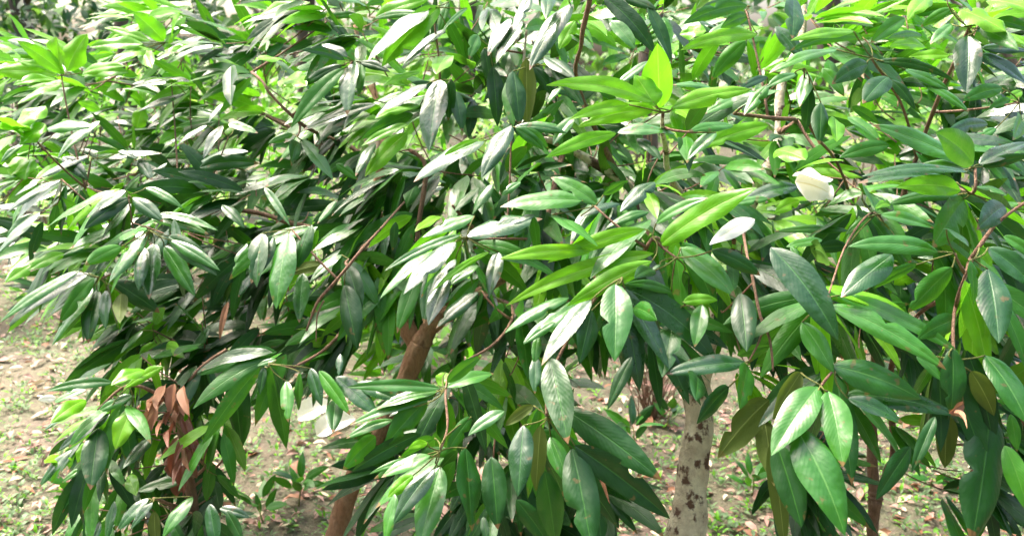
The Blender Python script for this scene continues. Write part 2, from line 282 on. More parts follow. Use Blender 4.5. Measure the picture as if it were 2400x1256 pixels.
# (tree, tile, depth, centre x, centre y, 'bx by tx ty width kind; ...')   capital kinds: blade turned to the sky
CL = [
('A',1,2.35,430,530,'450 520 150 310 95 y;420 500 400 285 150 y;470 500 600 265 130 y;580 510 850 470 60 y;400 530 0 510 110 y;400 560 120 595 50 y;430 590 150 720 50 y;330 480 150 440 60 y;260 350 70 290 60 M'),
('A',1,2.45,1160,300,'1150 290 950 105 115 y;1200 290 1250 130 150 y;1050 290 760 205 55 y;1000 310 660 330 70 y;1040 340 800 440 70 y;1000 350 1060 470 90 y;1330 180 1130 270 30 M;900 470 1000 450 30 M'),
('A',1,2.15,230,960,'200 930 0 830 70 y;320 745 110 900 90 y;320 870 150 1010 90 y;230 1100 90 1220 90 y;170 930 0 900 60 y;90 950 0 1060 60 y;160 1010 20 1130 50 M;330 900 620 890 70 M;200 1130 180 1250 90 y'),
('A',1,2.25,1600,960,'1560 880 1440 1090 130 D;1450 880 1270 1000 70 D;1600 870 1790 930 90 M;1410 1130 1710 1070 90 D;1400 1175 1780 1150 90 d;1560 730 1470 850 60 D;1620 465 1620 715 110 d'),
('A',1,2.3,640,1110,'620 1090 300 1240 80 D;440 1100 600 1250 100 D;760 1110 1100 1080 40 D;830 1060 950 1110 60 D;970 1110 1060 1250 100 D;1170 1140 1060 1250 80 D;700 850 430 1090 50 M'),
('A',1,2.5,1200,570,'1330 570 950 620 50 D;900 510 600 530 60 y;1190 560 950 590 40 D;960 900 1000 770 90 y;800 850 920 880 40 D;1300 660 1000 770 50 D;700 770 560 720 60 y;1290 900 1130 1000 60 y;1180 840 1040 900 50 D'),
('A',2,2.2,500,150,'0 165 345 35 95 y;360 310 530 180 120 y;490 10 470 140 110 D;480 120 330 170 80 d;500 130 720 120 45 m;520 150 620 280 70 d;110 190 290 210 50 D'),
('A',2,2.05,790,120,'830 130 1180 10 90 y;830 130 1160 110 45 m;760 40 590 10 60 m;180 420 30 420 80 y;200 560 340 600 110 y;900 10 780 40 60 m'),
('A',2,1.9,1240,50,'1210 70 820 400 90 D;1290 50 920 430 150 y;1330 200 1060 430 50 D;1480 60 1320 210 30 m;1350 10 1290 220 130 m;1340 390 1270 510 100 y;1150 510 910 600 40 y'),
('A',2,2.0,680,430,'640 400 470 320 60 D;620 420 350 360 60 d;680 430 645 775 110 D;620 480 280 860 90 m;720 440 920 500 55 d;740 440 720 660 100 m;600 460 340 600 60 d;560 520 320 700 50 M;840 730 370 900 60 D'),
('A',2,1.95,1260,560,'1200 590 870 800 90 D;1290 560 1220 1015 150 D;1370 560 1350 820 140 d;1150 740 860 825 50 y;1100 800 770 960 90 m;1060 870 770 1010 50 y;1030 900 890 1120 60 D;1060 930 790 1210 110 y;830 1000 710 1215 60 d;1400 640 1440 900 120 d'),
('B',2,1.75,1790,890,'1600 990 1150 1250 110 D;1790 880 1600 1215 115 D;1560 980 1330 1090 35 y;1810 890 2150 930 60 M;1820 900 2000 1040 80 m'),
('B',2,2.0,1650,330,'1780 130 1640 370 110 D;1600 340 1640 580 90 d;1660 470 1690 850 100 d;1760 560 1800 860 120 m;1560 250 1500 400 80 m;1860 150 1700 420 80 D'),
('A',2,2.0,290,960,'320 980 520 1235 80 M;260 940 100 1000 60 m;300 1000 250 1150 80 d;560 1150 700 1250 120 m'),
('B',3,1.5,1050,790,'1030 760 1020 350 185 y;1000 745 870 545 150 y;990 715 310 610 100 y;1000 770 510 880 115 y;820 735 440 830 75 y;1120 755 1630 640 110 y;730 935 280 1090 85 y;340 615 255 720 40 M'),
('B',3,1.6,1300,930,'1794 880 1340 1030 110 y;1550 880 1270 920 60 m;1430 930 1250 1100 90 M;740 930 1110 940 70 M;880 970 1030 1110 70 d;1400 620 1150 600 70 M'),
('B',3,1.75,420,-20,'410 30 150 450 120 D;130 -20 20 190 70 D;260 -30 240 120 90 d;640 -20 970 345 115 d;690 150 860 340 90 M;780 -20 990 60 90 d;950 40 1105 410 75 d'),
('B',3,1.9,150,450,'150 470 290 670 110 d;230 400 420 540 80 d;270 470 490 740 70 d;100 410 105 850 110 o;10 500 50 850 110 d;960 430 730 610 50 M;960 260 800 300 70 y;440 150 340 330 90 y'),
('B',3,1.95,1640,70,'1650 40 1240 160 95 m;1360 220 1190 240 75 y;1720 240 1230 345 90 y;1660 110 1480 190 80 m;1640 290 1420 540 130 m;1560 170 1380 250 60 M'),
('B',3,1.75,1790,590,'1790 540 1590 640 50 d;1790 600 1640 790 90 M;1700 640 1370 790 70 M;430 820 300 1000 110 M;90 880 370 920 50 M;90 900 240 1030 80 m'),
('C',4,1.5,1400,190,'1400 250 1390 610 190 D;1500 380 1800 590 160 D;1500 340 1800 360 70 D;1290 170 1150 300 140 M;1290 60 1090 180 80 m;1530 10 1830 80 90 y;1350 70 1640 210 120 y;1480 200 1730 340 90 m;1130 -10 990 130 100 y;1600 140 1830 210 70 m;1250 -20 1400 70 110 m'),
('C',4,1.6,730,410,'660 260 200 350 75 m;960 130 740 290 90 m;480 350 50 500 60 M;1100 330 870 330 70 y;1270 390 1010 400 60 y;760 430 1260 560 55 d;960 490 1240 620 55 M;1070 570 1380 770 50 M;700 450 470 580 110 d;380 480 520 660 110 M;840 540 680 710 130 d;860 560 1015 750 130 d;1080 250 860 270 50 m;600 220 200 280 60 y'),
('C',4,1.65,260,480,'270 510 225 730 130 M;200 520 0 610 55 M;50 190 230 410 110 D;180 -20 170 245 120 d;370 720 360 990 140 d;290 600 265 900 80 d;470 830 480 980 80 y;560 820 760 970 100 m;590 750 760 860 60 m;60 1050 245 1115 110 y'),
('C',4,1.5,1450,1180,'1420 1160 790 900 105 M;1440 1150 1200 950 200 m;1480 1150 1810 1010 90 D;1500 1170 1810 1100 70 d;1400 1205 720 1235 55 D;1440 1200 1090 1160 60 M;850 1020 530 1100 120 m;1540 870 1270 930 90 d'),
('C',4,1.8,1760,720,'1780 640 1640 750 60 y;1640 620 1390 700 90 m;1780 850 1720 970 90 m;1600 900 1420 1010 60 M;1700 700 1560 760 60 m'),
('A',5,1.95,900,110,'880 80 630 255 55 D;910 130 620 330 90 d;920 170 725 405 115 D;930 130 1125 285 90 D;1020 60 1260 195 55 M;1060 280 1430 380 70 M;1120 240 1490 350 50 M'),
('A',5,1.85,1050,360,'1020 380 790 690 135 M;1010 480 975 755 85 D;1080 450 1050 805 115 D;1150 470 1345 785 105 M;1200 430 1510 620 75 M;1180 400 1490 650 120 d;850 470 620 590 100 m;970 350 880 420 80 m'),
('A',5,1.95,690,690,'660 690 440 980 90 m;650 760 390 1130 80 M;680 780 625 1115 140 d;740 780 740 1025 110 D;850 800 840 990 80 o;800 720 1090 915 130 d;620 660 190 920 80 D;560 640 50 970 60 M'),
('A',5,2.0,430,0,'430 0 80 215 105 D;280 230 0 510 85 D;230 240 60 400 60 M;300 300 220 570 60 d;400 180 370 350 100 m;160 150 90 330 90 m;320 560 60 710 70 y;450 520 220 630 70 y;600 470 450 530 50 M;260 30 120 110 60 D'),
('A',5,2.15,1080,1060,'1100 1150 980 1256 80 y;1150 1180 1280 1245 80 y;1080 1020 1150 910 60 m;1000 1060 860 1205 60 M;1460 1040 1335 1250 80 M;1360 860 1170 975 35 D;1600 860 1540 1130 60 b;1560 180 1700 330 80 d;1790 430 1650 650 110 M;1780 640 1680 810 110 D'),
('A',6,1.9,250,350,'230 390 150 860 160 M;330 660 305 975 110 D;120 400 -20 700 120 d;40 380 10 720 150 d;390 320 290 610 150 d;480 600 250 660 90 o;60 60 220 300 50 M'),
('A',6,1.9,650,560,'640 590 730 900 130 d;620 740 700 1150 140 d;600 530 400 700 50 M;1560 60 1400 220 120 M;980 300 960 480 90 d;560 150 440 300 40 M'),
('B',6,1.65,1480,410,'1400 440 1070 770 120 D;1250 500 905 805 65 M;1440 390 950 620 55 M;1530 260 1200 395 80 M;1480 400 1960 290 155 D;1640 510 1270 765 40 y;1560 600 1360 740 90 M;1700 510 1640 795 115 D;1400 560 1220 810 80 D;1340 680 1220 990 115 D'),
('A',6,1.9,1580,780,'1560 790 1290 1020 100 D;1660 30 1530 230 120 M;1290 260 1130 360 50 y;1750 900 1790 1160 110 d;1220 640 1180 980 80 d'),
('B',7,1.45,985,400,'930 350 310 565 95 y;560 500 -30 555 95 y;995 520 50 855 105 y;980 575 440 860 115 y;1035 465 1650 100 155 y;1010 310 1340 150 65 M;1580 170 1790 140 60 M'),
('B',7,1.5,580,190,'600 180 300 5 115 M;490 150 -30 190 135 M;640 110 800 20 85 m;1000 20 780 210 150 D;280 250 570 450 135 m;150 260 180 510 115 d;160 250 -20 320 100 D;480 260 740 180 45 D;960 230 680 340 60 M;60 20 -60 110 90 M'),
('B',7,1.45,1150,550,'1180 480 1530 795 200 M;1400 500 1710 660 130 d;1000 640 870 690 80 d;1120 790 820 740 65 M;1040 600 980 640 70 M;1200 650 1250 800 160 d'),
('B',7,1.4,770,690,'725 735 720 1225 205 M;555 850 240 1260 105 D;500 850 120 1115 100 M;400 830 -10 1055 75 M;560 920 480 1260 150 d;850 900 1000 980 120 m;180 1100 160 1290 120 M;300 1000 100 1140 60 M'),
('B',7,1.45,1190,890,'1200 860 1420 850 70 y;1330 880 1285 1150 235 M;1130 1000 1060 1350 225 M;1600 800 1640 1170 180 d;1700 280 1385 460 105 c;1580 1235 1800 1170 80 m'),
('C',8,1.5,1420,100,'1320 20 690 30 65 D;1350 80 940 60 125 y;1330 110 880 175 75 M;1370 140 1170 450 170 m;1430 50 1650 110 70 m;1540 160 1620 220 80 D;1660 190 1480 340 140 d;860 175 760 205 50 y'),
('C',8,1.6,750,250,'740 260 560 380 55 M;560 360 90 365 55 M;790 250 1130 335 80 M;660 90 750 215 75 m;380 425 150 470 55 M;560 470 340 490 100 d;800 300 900 420 170 o;160 470 220 580 90 M;300 500 420 590 90 m;210 50 -180 165 95 D;190 20 445 110 180 c;240 -10 400 20 110 c;330 40 450 150 100 c;220 150 60 230 80 y'),
('C',8,1.4,1310,520,'1190 510 620 475 115 M;870 530 545 800 175 D;1290 620 1010 905 185 m;1040 600 770 750 65 m;1250 350 1390 460 100 d;1330 980 1070 1110 115 m;700 950 960 880 70 m'),
('C',8,1.3,1440,560,'1420 570 1440 850 140 m;1540 630 1610 1100 215 D;1540 480 1860 770 200 D;1650 400 1870 560 140 M;1480 480 1560 600 110 m'),
('C',8,1.35,400,860,'20 480 445 1065 195 D;520 810 1260 1175 95 M;430 880 1170 1290 130 M;240 1000 440 1320 170 M'),
('D',9,1.85,900,210,'790 180 370 235 70 M;600 230 390 320 75 M;1010 90 800 190 75 y;1140 70 890 210 65 y;600 300 380 450 95 y;930 270 700 380 85 M;770 400 445 630 95 D;500 650 295 890 70 D;930 350 820 620 125 y;690 500 640 890 155 d;600 600 550 730 60 y;500 400 320 510 60 D;390 290 265 300 45 c;650 880 640 1260 80 m;480 700 330 740 60 y;580 780 450 870 60 M'),
('D',9,1.95,1230,190,'1200 220 1090 310 70 b;1290 230 1140 270 60 b;1110 330 1060 520 90 b;1260 340 1225 540 65 b;1180 250 1190 370 90 b;1330 250 1290 420 90 b;1400 520 1350 730 110 r;1280 770 1240 980 150 r;1380 620 1390 760 90 r;1030 400 900 560 80 r;1640 110 1690 590 200 d;1180 700 1230 860 120 r'),
('D',9,1.88,1300,600,'1300 560 1220 760 60 r;1290 600 1330 800 55 b;1310 560 1400 740 50 r;1250 560 1130 700 50 b;1230 480 1180 640 60 r;1200 430 1100 560 50 b;1270 430 1330 600 55 r;1150 300 1000 420 55 b;1180 250 1260 420 55 b;1120 260 1040 380 50 b;1240 300 1160 480 60 b;1290 700 1210 900 55 r;1160 200 1100 380 90 b;1220 190 1200 400 100 b;1280 210 1330 420 90 b;1100 300 1010 480 90 b;1330 420 1400 620 90 r;1240 600 1200 820 100 r;1340 650 1380 850 90 r;1270 760 1290 960 110 r;1320 720 1300 930 50 r'),
('D',9,1.9,1420,750,'1490 740 1450 990 110 m;1520 830 1665 980 75 m;1290 860 985 935 75 M;900 830 950 960 80 y;820 590 1000 560 80 d;1060 560 880 760 120 d'),
('D',9,1.75,1080,990,'1040 990 840 1205 75 D;1070 1020 930 1190 95 D;800 1010 750 1265 120 D;1350 980 1160 1240 150 M;1470 1030 1520 1330 105 D;1540 1060 1730 1120 85 D;1080 1080 1090 1300 150 o;1200 1150 1290 1320 150 d;700 1150 660 1300 90 D;1590 1080 1700 1290 90 d'),
('A',10,1.75,90,50,'60 70 30 250 120 d;210 170 225 430 120 M;310 110 300 350 95 m;380 80 455 320 115 D;440 100 640 380 80 m;560 140 830 385 115 D;690 190 1050 330 95 D;560 300 540 510 110 d;140 20 20 60 80 M;590 -20 580 120 90 D'),
('A',10,1.5,1320,230,'1290 220 690 215 75 M;1270 240 880 360 70 M;1340 210 1640 125 115 M;1340 180 1560 10 80 m;1260 270 710 460 75 M;1200 300 930 600 210 m;840 240 1030 335 85 D;1060 360 940 415 65 D;1330 110 1300 200 100 y;840 560 630 770 130 m;960 440 660 560 60 M'),
('A',10,1.42,1290,660,'1250 570 1030 700 65 m;1220 690 910 830 75 M;1160 720 830 810 50 m;1100 830 940 970 85 y;1250 780 990 1135 140 D;1290 770 1160 1280 225 M;970 960 910 1270 110 M;1470 640 1510 1165 205 d;1510 420 1350 660 110 m;1740 380 1510 535 135 M;1650 700 1690 1160 190 d;1200 600 1080 640 50 y;1590 1120 1620 1290 110 d'),
('B',11,1.38,250,420,'270 10 380 550 175 d;80 480 45 930 195 D;270 560 385 865 185 M;200 480 170 900 110 o;380 370 985 815 195 d;440 620 1045 1085 170 d;230 800 300 1270 205 d;420 640 545 1280 205 d;30 1000 240 1290 200 d;165 0 160 235 120 D;580 700 685 1030 42 b;520 820 590 970 42 b;840 0 685 335 85 d;150 340 -30 470 90 o'),
('B',11,1.4,1660,30,'1640 40 1125 115 115 D;1650 60 1600 340 205 m;1520 210 1315 445 95 d;1300 140 1290 290 110 d;1800 300 1475 670 175 o;1770 440 1830 860 170 o'),
('C',12,1.32,370,200,'350 210 55 645 200 M;420 240 515 720 225 M;190 490 505 1175 265 M;60 610 220 1140 225 d;20 600 110 1290 110 o;230 110 50 410 200 o'),
('C',12,1.35,470,90,'450 60 1015 275 205 M;550 260 1265 400 125 D;560 290 910 450 115 D'),
('C',12,1.32,1300,20,'1290 -60 1280 360 225 d;1250 400 1240 745 165 o;1170 420 1020 775 75 d;1040 -10 1215 160 70 M;1420 100 1570 385 220 o;1520 -10 1800 440 235 M;1560 380 1440 1215 235 d;1450 780 1315 935 50 b;1660 620 1810 1050 140 m;1370 330 1265 395 95 b;1280 400 1395 505 50 b;1700 400 1740 640 120 m;1000 630 780 965 105 d'),
]
# ------------------------------------------------------------------ trees: limbs
LIMBS = {
'A': [('trunk', [(735,1500,2.3,.040),(765,1330,2.3,.036),(792,1230,2.3,.031),(832,1110,2.3,.025),(865,1050,2.3,.025),(905,975,2.3,.026),(955,890,2.3,.029),(985,810,2.3,.029)]),
 ('branch', [(985,810,2.3,.031),(1012,765,2.3,.026),(1060,728,2.3,.023),(1120,690,2.32,.02),(1190,640,2.4,.016),(1300,560,2.5,.012),(1400,480,2.6,.008)]),
 ('branch', [(980,815,2.3,.027),(945,740,2.32,.024),(905,620,2.35,.023),(880,500,2.4,.022),(890,420,2.45,.018),(905,300,2.55,.014),(860,180,2.6,.010),(830,60,2.6,.006)]),
 ('branch', [(890,430,2.5,.010),(800,325,2.85,.008),(690,300,3.0,.007),(560,245,3.05,.006),(420,220,3.0,.004),(250,190,2.8,.003)]),
 ('branch', [(945,740,2.32,.015),(840,735,2.4,.011),(740,765,2.4,.009),(600,790,2.35,.007),(470,830,2.25,.005)]),
 ('branch', [(900,600,2.35,.014),(770,545,2.5,.010),(600,500,2.5,.008),(450,480,2.4,.007),(300,465,2.3,.005),(200,440,2.3,.004)]),
 ('branch', [(948,474,2.0,.004),(848,584,1.85,.006),(780,668,1.85,.006),(741,714,1.85,.005),(717,775,1.85,.004)]),
 ('branch', [(760,704,1.85,.004),(745,740,1.85,.003),(741,800,1.85,.002)]),
 ('branch', [(800,330,2.8,.004),(720,300,2.1,.005),(640,225,2.0,.006),(615,190,2.0,.005),(590,170,2.05,.004)]),
 ('branch', [(830,745,2.22,.008),(760,820,2.0,.006),(690,860,1.8,.005)]),
 ('branch', [(480,480,2.4,.005),(420,540,2.2,.004),(300,620,1.95,.004),(232,655,1.95,.003)]),
 ('branch', [(1120,690,2.32,.009),(1200,720,2.0,.006),(1165,800,1.75,.005),(1070,860,1.58,.005),(1046,915,1.5,.004),(1049,1000,1.45,.004),(1030,1060,1.42,.003)]),
 ('branch', [(1190,640,2.4,.010),(1130,560,2.1,.008),(1060,480,1.9,.005)]),
 ('branch', [(905,300,2.55,.009),(1000,240,2.1,.007),(1030,190,1.95,.005),(1015,30,1.9,.003)]),
 ('branch', [(1060,728,2.3,.010),(1010,640,2.1,.008),(980,560,2.1,.007),(1000,395,2.1,.006),(960,350,2.1,.005)])],
'B': [('trunk', [(1590,1500,2.3,.060),(1598,1380,2.28,.055),(1607,1256,2.25,.054),(1614,1180,2.25,.048),(1628,1080,2.25,.044),(1634,1000,2.25,.042),(1636,900,2.25,.038),(1655,800,2.25,.034),(1675,720,2.25,.033),(1690,650,2.25,.030)]),
 ('branch', [(1690,655,2.25,.026),(1650,540,2.15,.020),(1580,430,2.0,.014),(1555,330,1.75,.009),(1553,262,1.5,.005)]),
 ('branch', [(1692,650,2.25,.024),(1760,480,2.25,.020),(1825,330,2.25,.016),(1830,220,2.25,.013),(1875,100,2.3,.011),(1890,-20,2.35,.008)]),
 ('branch', [(1650,540,2.15,.015),(1450,420,2.2,.014),(1320,340,2.15,.010),(1245,310,2.0,.008),(1225,180,2.0,.006),(1235,60,2.0,.004)]),
 ('branch', [(1830,310,2.2,.010),(1868,285,2.0,.009),(1800,275,1.9,.008),(1720,268,1.85,.006)]),
 ('branch', [(1868,285,2.0,.008),(1920,360,1.95,.005),(1990,420,1.9,.003)]),
 ('branch', [(1450,420,2.2,.009),(1354,200,2.0,.008),(1362,100,1.85,.009),(1375,40,1.8,.010),(1392,-60,1.75,.010)]),
 ('branch', [(1620,500,2.1,.010),(1570,570,1.75,.009),(1531,560,1.47,.006),(1500,600,1.5,.006),(1420,670,1.5,.006),(1330,800,1.45,.005),(1288,900,1.4,.005),(1284,972,1.38,.005)]),
 ('branch', [(1710,600,2.25,.010),(1735,520,1.9,.006),(1752,605,1.55,.0045),(1766,665,1.48,.0045),(1782,740,1.45,.0045),(1803,795,1.43,.004),(1812,870,1.4,.003)]),
 ('branch', [(1792,765,1.44,.003),(1775,810,1.42,.003),(1754,846,1.4,.002)]),
 ('branch', [(1320,340,2.15,.008),(1285,500,1.95,.010),(1285,580,1.95,.008),(1240,560,1.8,.005),(1100,558,1.66,.004)]),
 ('branch', [(1570,570,1.75,.006),(1598,700,1.6,.005),(1600,720,1.46,.004)]),
 ('branch', [(1762,665,1.48,.003),(1700,728,1.6,.003),(1690,728,1.6,.002)])],
'C': [('trunk', [(2036,1500,2.35,.020),(2041,1380,2.32,.018),(2044,1256,2.28,.016),(2049,1190,2.25,.017),(2052,1168,2.25,.022),(2051,1150,2.25,.019)]),
 ('branch', [(2048,1160,2.25,.016),(2047,1060,2.25,.0145),(2044,970,2.25,.014),(2052,850,2.22,.013),(2062,700,2.2,.012),(2085,560,2.1,.011),(2135,400,2.0,.009),(2200,230,1.8,.007),(2275,60,1.5,.005)]),
 ('branch', [(2060,1160,2.25,.012),(2085,1100,2.25,.010),(2096,1060,2.25,.009),(2090,985,2.25,.009),(2085,880,2.2,.009),(2125,770,2.0,.008),(2210,690,1.7,.008),(2275,605,1.45,.007),(2330,530,1.45,.005),(2410,470,1.45,.004)]),
 ('branch', [(2135,400,2.0,.007),(2220,430,1.7,.006),(2280,453,1.5,.005),(2285,395,1.5,.004)]),
 ('branch', [(2275,605,1.45,.006),(2240,720,1.38,.005),(2235,843,1.33,.004),(2245,960,1.32,.003)]),
 ('branch', [(2085,880,2.2,.006),(2000,840,1.7,.005),(1957,866,1.37,.004),(1924,905,1.33,.004)]),
 ('branch', [(2085,560,2.1,.007),(2050,500,1.65,.004),(1990,560,1.5,.003),(1938,700,1.36,.003)]),
 ('branch', [(2150,370,1.95,.006),(2110,240,1.7,.005),(2044,137,1.6,.004)]),
 ('branch', [(2062,700,2.2,.007),(1980,420,1.9,.006),(1900,300,1.75,.005),(1885,160,1.66,.003)]),
 ('branch', [(2340,900,1.5,.005),(2380,960,1.4,.004),(2410,1010,1.4,.004)])],
'D': [('trunk', [(440,1610,2.1,.030),(446,1400,2.08,.026),(455,1256,2.05,.022),(450,1130,2.02,.019),(430,1030,2.0,.016),(415,930,1.97,.012)]),
 ('branch', [(430,1000,2.0,.010),(380,930,1.92,.008),(300,905,1.86,.006),(230,960,1.85,.004)]),
 ('branch', [(450,1120,2.02,.009),(480,1095,1.95,.006),(475,1085,1.9,.004)]),
 ('branch', [(450,1200,2.04,.009),(400,1180,1.9,.007),(361,1167,1.75,.005)]),
 ('branch', [(415,930,1.97,.008),(470,860,2.0,.006),(530,820,2.05,.004)]),
 ('branch', [(455,1140,2.02,.006),(520,1080,2.0,.005),(537,1020,2.0,.004)])],
}
INFO = {
'A': ('leafy_tree', 'leaning tree with reddish brown forked trunk, its leafy crown filling the left half', 'tree', BK_RED),
'B': ('leafy_tree', 'tree with upright pale trunk blotched dark brown, bright young leaves at its centre', 'tree', BK_PALE),
'C': ('leafy_tree', 'slim tree with two thin brown stems rising from a knot, large leaves at right edge', 'tree', BK_BRN),
'D': ('leafy_shrub', 'low shrub in the lower left corner holding a bunch of dead reddish brown leaves', 'shrub', BK_BRN),
}
TV = -FW
HALF = (L + TV).normalized()
trees = {}; segs = {}
for k in 'ABCD':
    nm, lab, cat, bk = INFO[k]; p0 = LIMBS[k][0][1][0]; base = at(*p0[:3]); base.z = 0
    root = empty(nm, base, lab, cat); trees[k] = (root, base); segs[k] = []
    for i, (kind, pts) in enumerate(LIMBS[k]):
        P = smooth(px_path([(a, b, c, q * (.62 if c < 2.05 else 1)) for a, b, c, q in pts]), 6 if kind == 'trunk' else 5)
        if kind == 'trunk': P = [(Vector((P[0][0].x - .01, P[0][0].y, -.06)), P[0][1] * 1.5)] + P
        mb = MB(); ph = R() * 9
        V = [v + Vector((noise.noise(v * 9 + Vector((ph, 0, 0))), 0, noise.noise(v * 9 + Vector((0, ph, 3))))) * min(r, .012) * .9 for v, r in P]
        mb.tube(V, [r for v, r in P], 16 if kind == 'trunk' else 9, 0, .22 if kind == 'trunk' else .25)
        mat = bk if (kind == 'trunk' or P[0][1] > .0145) else TWIG
        mb.build(kind, mat, root, P[0][0], base)
        segs[k] += [(v, r) for v, r in P if r < .03]
def near(k, p):
    return min(segs[k], key=lambda s: (s[0] - p).length)
def twig_pts(a, b, sag=.04, n=6):
    c = (a + b) * .5 + Vector((G(.012), G(.012), -sag * (b - a).length)); out = []
    for i in range(n + 1):
        t = i / n; out.append(a * (1 - t) ** 2 + c * 2 * t * (1 - t) + b * t * t)
    return out
cnt = {}
for (k, tl, d, cx, cy, s) in CL:
    ox, oy = TL[tl]; root, base = trees[k]
    C0 = at(ox + cx / 2.99, oy + cy / 2.99, d)
    mb = MB(); q, qr = near(k, C0)
    if (q - C0).length > .015: mb.tube(twig_pts(q, C0), [min(qr, .0035) * (1 - .4 * i / 6) for i in range(7)], 6, 0, .3)
    leaves = []
    for it in s.split(';'):
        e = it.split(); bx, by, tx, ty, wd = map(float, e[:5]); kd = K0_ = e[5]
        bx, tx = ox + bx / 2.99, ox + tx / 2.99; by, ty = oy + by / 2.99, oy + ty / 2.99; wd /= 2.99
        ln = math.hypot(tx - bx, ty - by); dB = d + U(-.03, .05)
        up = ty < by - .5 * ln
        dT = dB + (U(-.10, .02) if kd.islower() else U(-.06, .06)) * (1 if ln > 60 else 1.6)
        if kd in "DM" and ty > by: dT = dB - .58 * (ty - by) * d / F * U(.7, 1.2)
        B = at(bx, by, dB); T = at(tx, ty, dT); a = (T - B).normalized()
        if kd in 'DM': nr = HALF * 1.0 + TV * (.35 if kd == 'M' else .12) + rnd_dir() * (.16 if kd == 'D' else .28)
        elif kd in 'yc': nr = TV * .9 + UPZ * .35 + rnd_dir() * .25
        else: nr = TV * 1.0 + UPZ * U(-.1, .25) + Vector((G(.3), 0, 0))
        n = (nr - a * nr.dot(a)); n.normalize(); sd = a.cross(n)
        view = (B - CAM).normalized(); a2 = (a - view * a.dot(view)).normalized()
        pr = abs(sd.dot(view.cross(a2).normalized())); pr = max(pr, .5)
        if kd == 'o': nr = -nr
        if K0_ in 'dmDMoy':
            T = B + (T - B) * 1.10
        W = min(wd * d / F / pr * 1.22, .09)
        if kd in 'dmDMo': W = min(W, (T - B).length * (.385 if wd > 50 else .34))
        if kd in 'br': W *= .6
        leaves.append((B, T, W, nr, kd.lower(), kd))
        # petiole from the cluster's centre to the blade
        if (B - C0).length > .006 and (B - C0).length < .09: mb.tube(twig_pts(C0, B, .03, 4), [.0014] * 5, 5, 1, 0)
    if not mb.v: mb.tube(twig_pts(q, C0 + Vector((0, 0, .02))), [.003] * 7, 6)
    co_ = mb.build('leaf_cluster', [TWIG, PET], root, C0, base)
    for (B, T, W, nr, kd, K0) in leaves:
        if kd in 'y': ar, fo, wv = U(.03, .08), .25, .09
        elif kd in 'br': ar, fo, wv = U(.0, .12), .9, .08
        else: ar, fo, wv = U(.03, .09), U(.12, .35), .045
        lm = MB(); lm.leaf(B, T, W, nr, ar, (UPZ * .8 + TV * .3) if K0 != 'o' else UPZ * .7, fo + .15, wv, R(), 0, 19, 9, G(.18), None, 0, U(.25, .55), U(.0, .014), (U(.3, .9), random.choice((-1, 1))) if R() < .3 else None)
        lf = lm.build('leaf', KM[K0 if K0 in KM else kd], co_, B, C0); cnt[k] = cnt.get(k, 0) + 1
        if kd == 'c': lf['label'] = 'pale cream leaf'
        if kd == 'b': lf['label'] = 'dry curled brown leaf'
        if kd == 'r': lf['label'] = 'dead dark red leaf'
print('LEAVES', cnt)
BACK = [(k, at(TL[tl][0] + cx / 2.99, TL[tl][1] + cy / 2.99, d + .06), tl) for (k, tl, d, cx, cy, s) in CL if tl in (5, 6, 7, 8, 10, 11, 12) and (tl, cx) not in ((11, 1660), (7, 1190), (12, 370))]
BACK += [('A', at(x, y, 1.98), 6) for x, y in ((900, 470), (940, 540), (900, 620), (955, 640), (860, 560), (930, 400))]
# ------------------------------------------------------------------ fill foliage
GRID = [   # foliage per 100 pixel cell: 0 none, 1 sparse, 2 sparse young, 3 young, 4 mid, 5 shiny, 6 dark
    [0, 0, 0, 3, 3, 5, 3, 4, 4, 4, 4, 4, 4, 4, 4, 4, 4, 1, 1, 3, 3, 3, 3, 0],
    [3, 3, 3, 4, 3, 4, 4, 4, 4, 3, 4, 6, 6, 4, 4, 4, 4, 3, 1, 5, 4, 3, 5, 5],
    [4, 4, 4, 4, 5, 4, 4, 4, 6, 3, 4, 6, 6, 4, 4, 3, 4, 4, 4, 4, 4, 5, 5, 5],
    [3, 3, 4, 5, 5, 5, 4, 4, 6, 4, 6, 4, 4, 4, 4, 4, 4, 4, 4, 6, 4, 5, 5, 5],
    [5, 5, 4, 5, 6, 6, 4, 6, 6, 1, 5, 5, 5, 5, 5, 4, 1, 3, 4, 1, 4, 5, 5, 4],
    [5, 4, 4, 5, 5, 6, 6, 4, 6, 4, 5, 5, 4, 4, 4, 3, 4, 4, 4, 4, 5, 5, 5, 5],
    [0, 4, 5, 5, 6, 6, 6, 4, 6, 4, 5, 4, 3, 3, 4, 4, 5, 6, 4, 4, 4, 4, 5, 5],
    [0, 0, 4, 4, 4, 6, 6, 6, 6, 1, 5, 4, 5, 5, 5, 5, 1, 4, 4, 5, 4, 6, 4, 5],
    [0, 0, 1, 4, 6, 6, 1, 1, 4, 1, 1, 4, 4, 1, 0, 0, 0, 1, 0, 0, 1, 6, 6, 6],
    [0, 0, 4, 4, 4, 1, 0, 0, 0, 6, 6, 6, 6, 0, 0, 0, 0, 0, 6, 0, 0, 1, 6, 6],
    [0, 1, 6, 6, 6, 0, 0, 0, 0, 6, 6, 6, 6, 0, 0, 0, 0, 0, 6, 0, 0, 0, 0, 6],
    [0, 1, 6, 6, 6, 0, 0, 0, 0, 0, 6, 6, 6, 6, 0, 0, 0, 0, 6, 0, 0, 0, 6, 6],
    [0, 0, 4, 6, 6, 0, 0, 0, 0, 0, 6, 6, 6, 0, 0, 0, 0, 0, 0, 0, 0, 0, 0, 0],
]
MIX = {1: 'm m y M', 2: 'y y y m', 3: 'y y y y y m', 4: 'm m m d d y y M', 5: 'D M m d d m', 6: 'd d d d d m'}
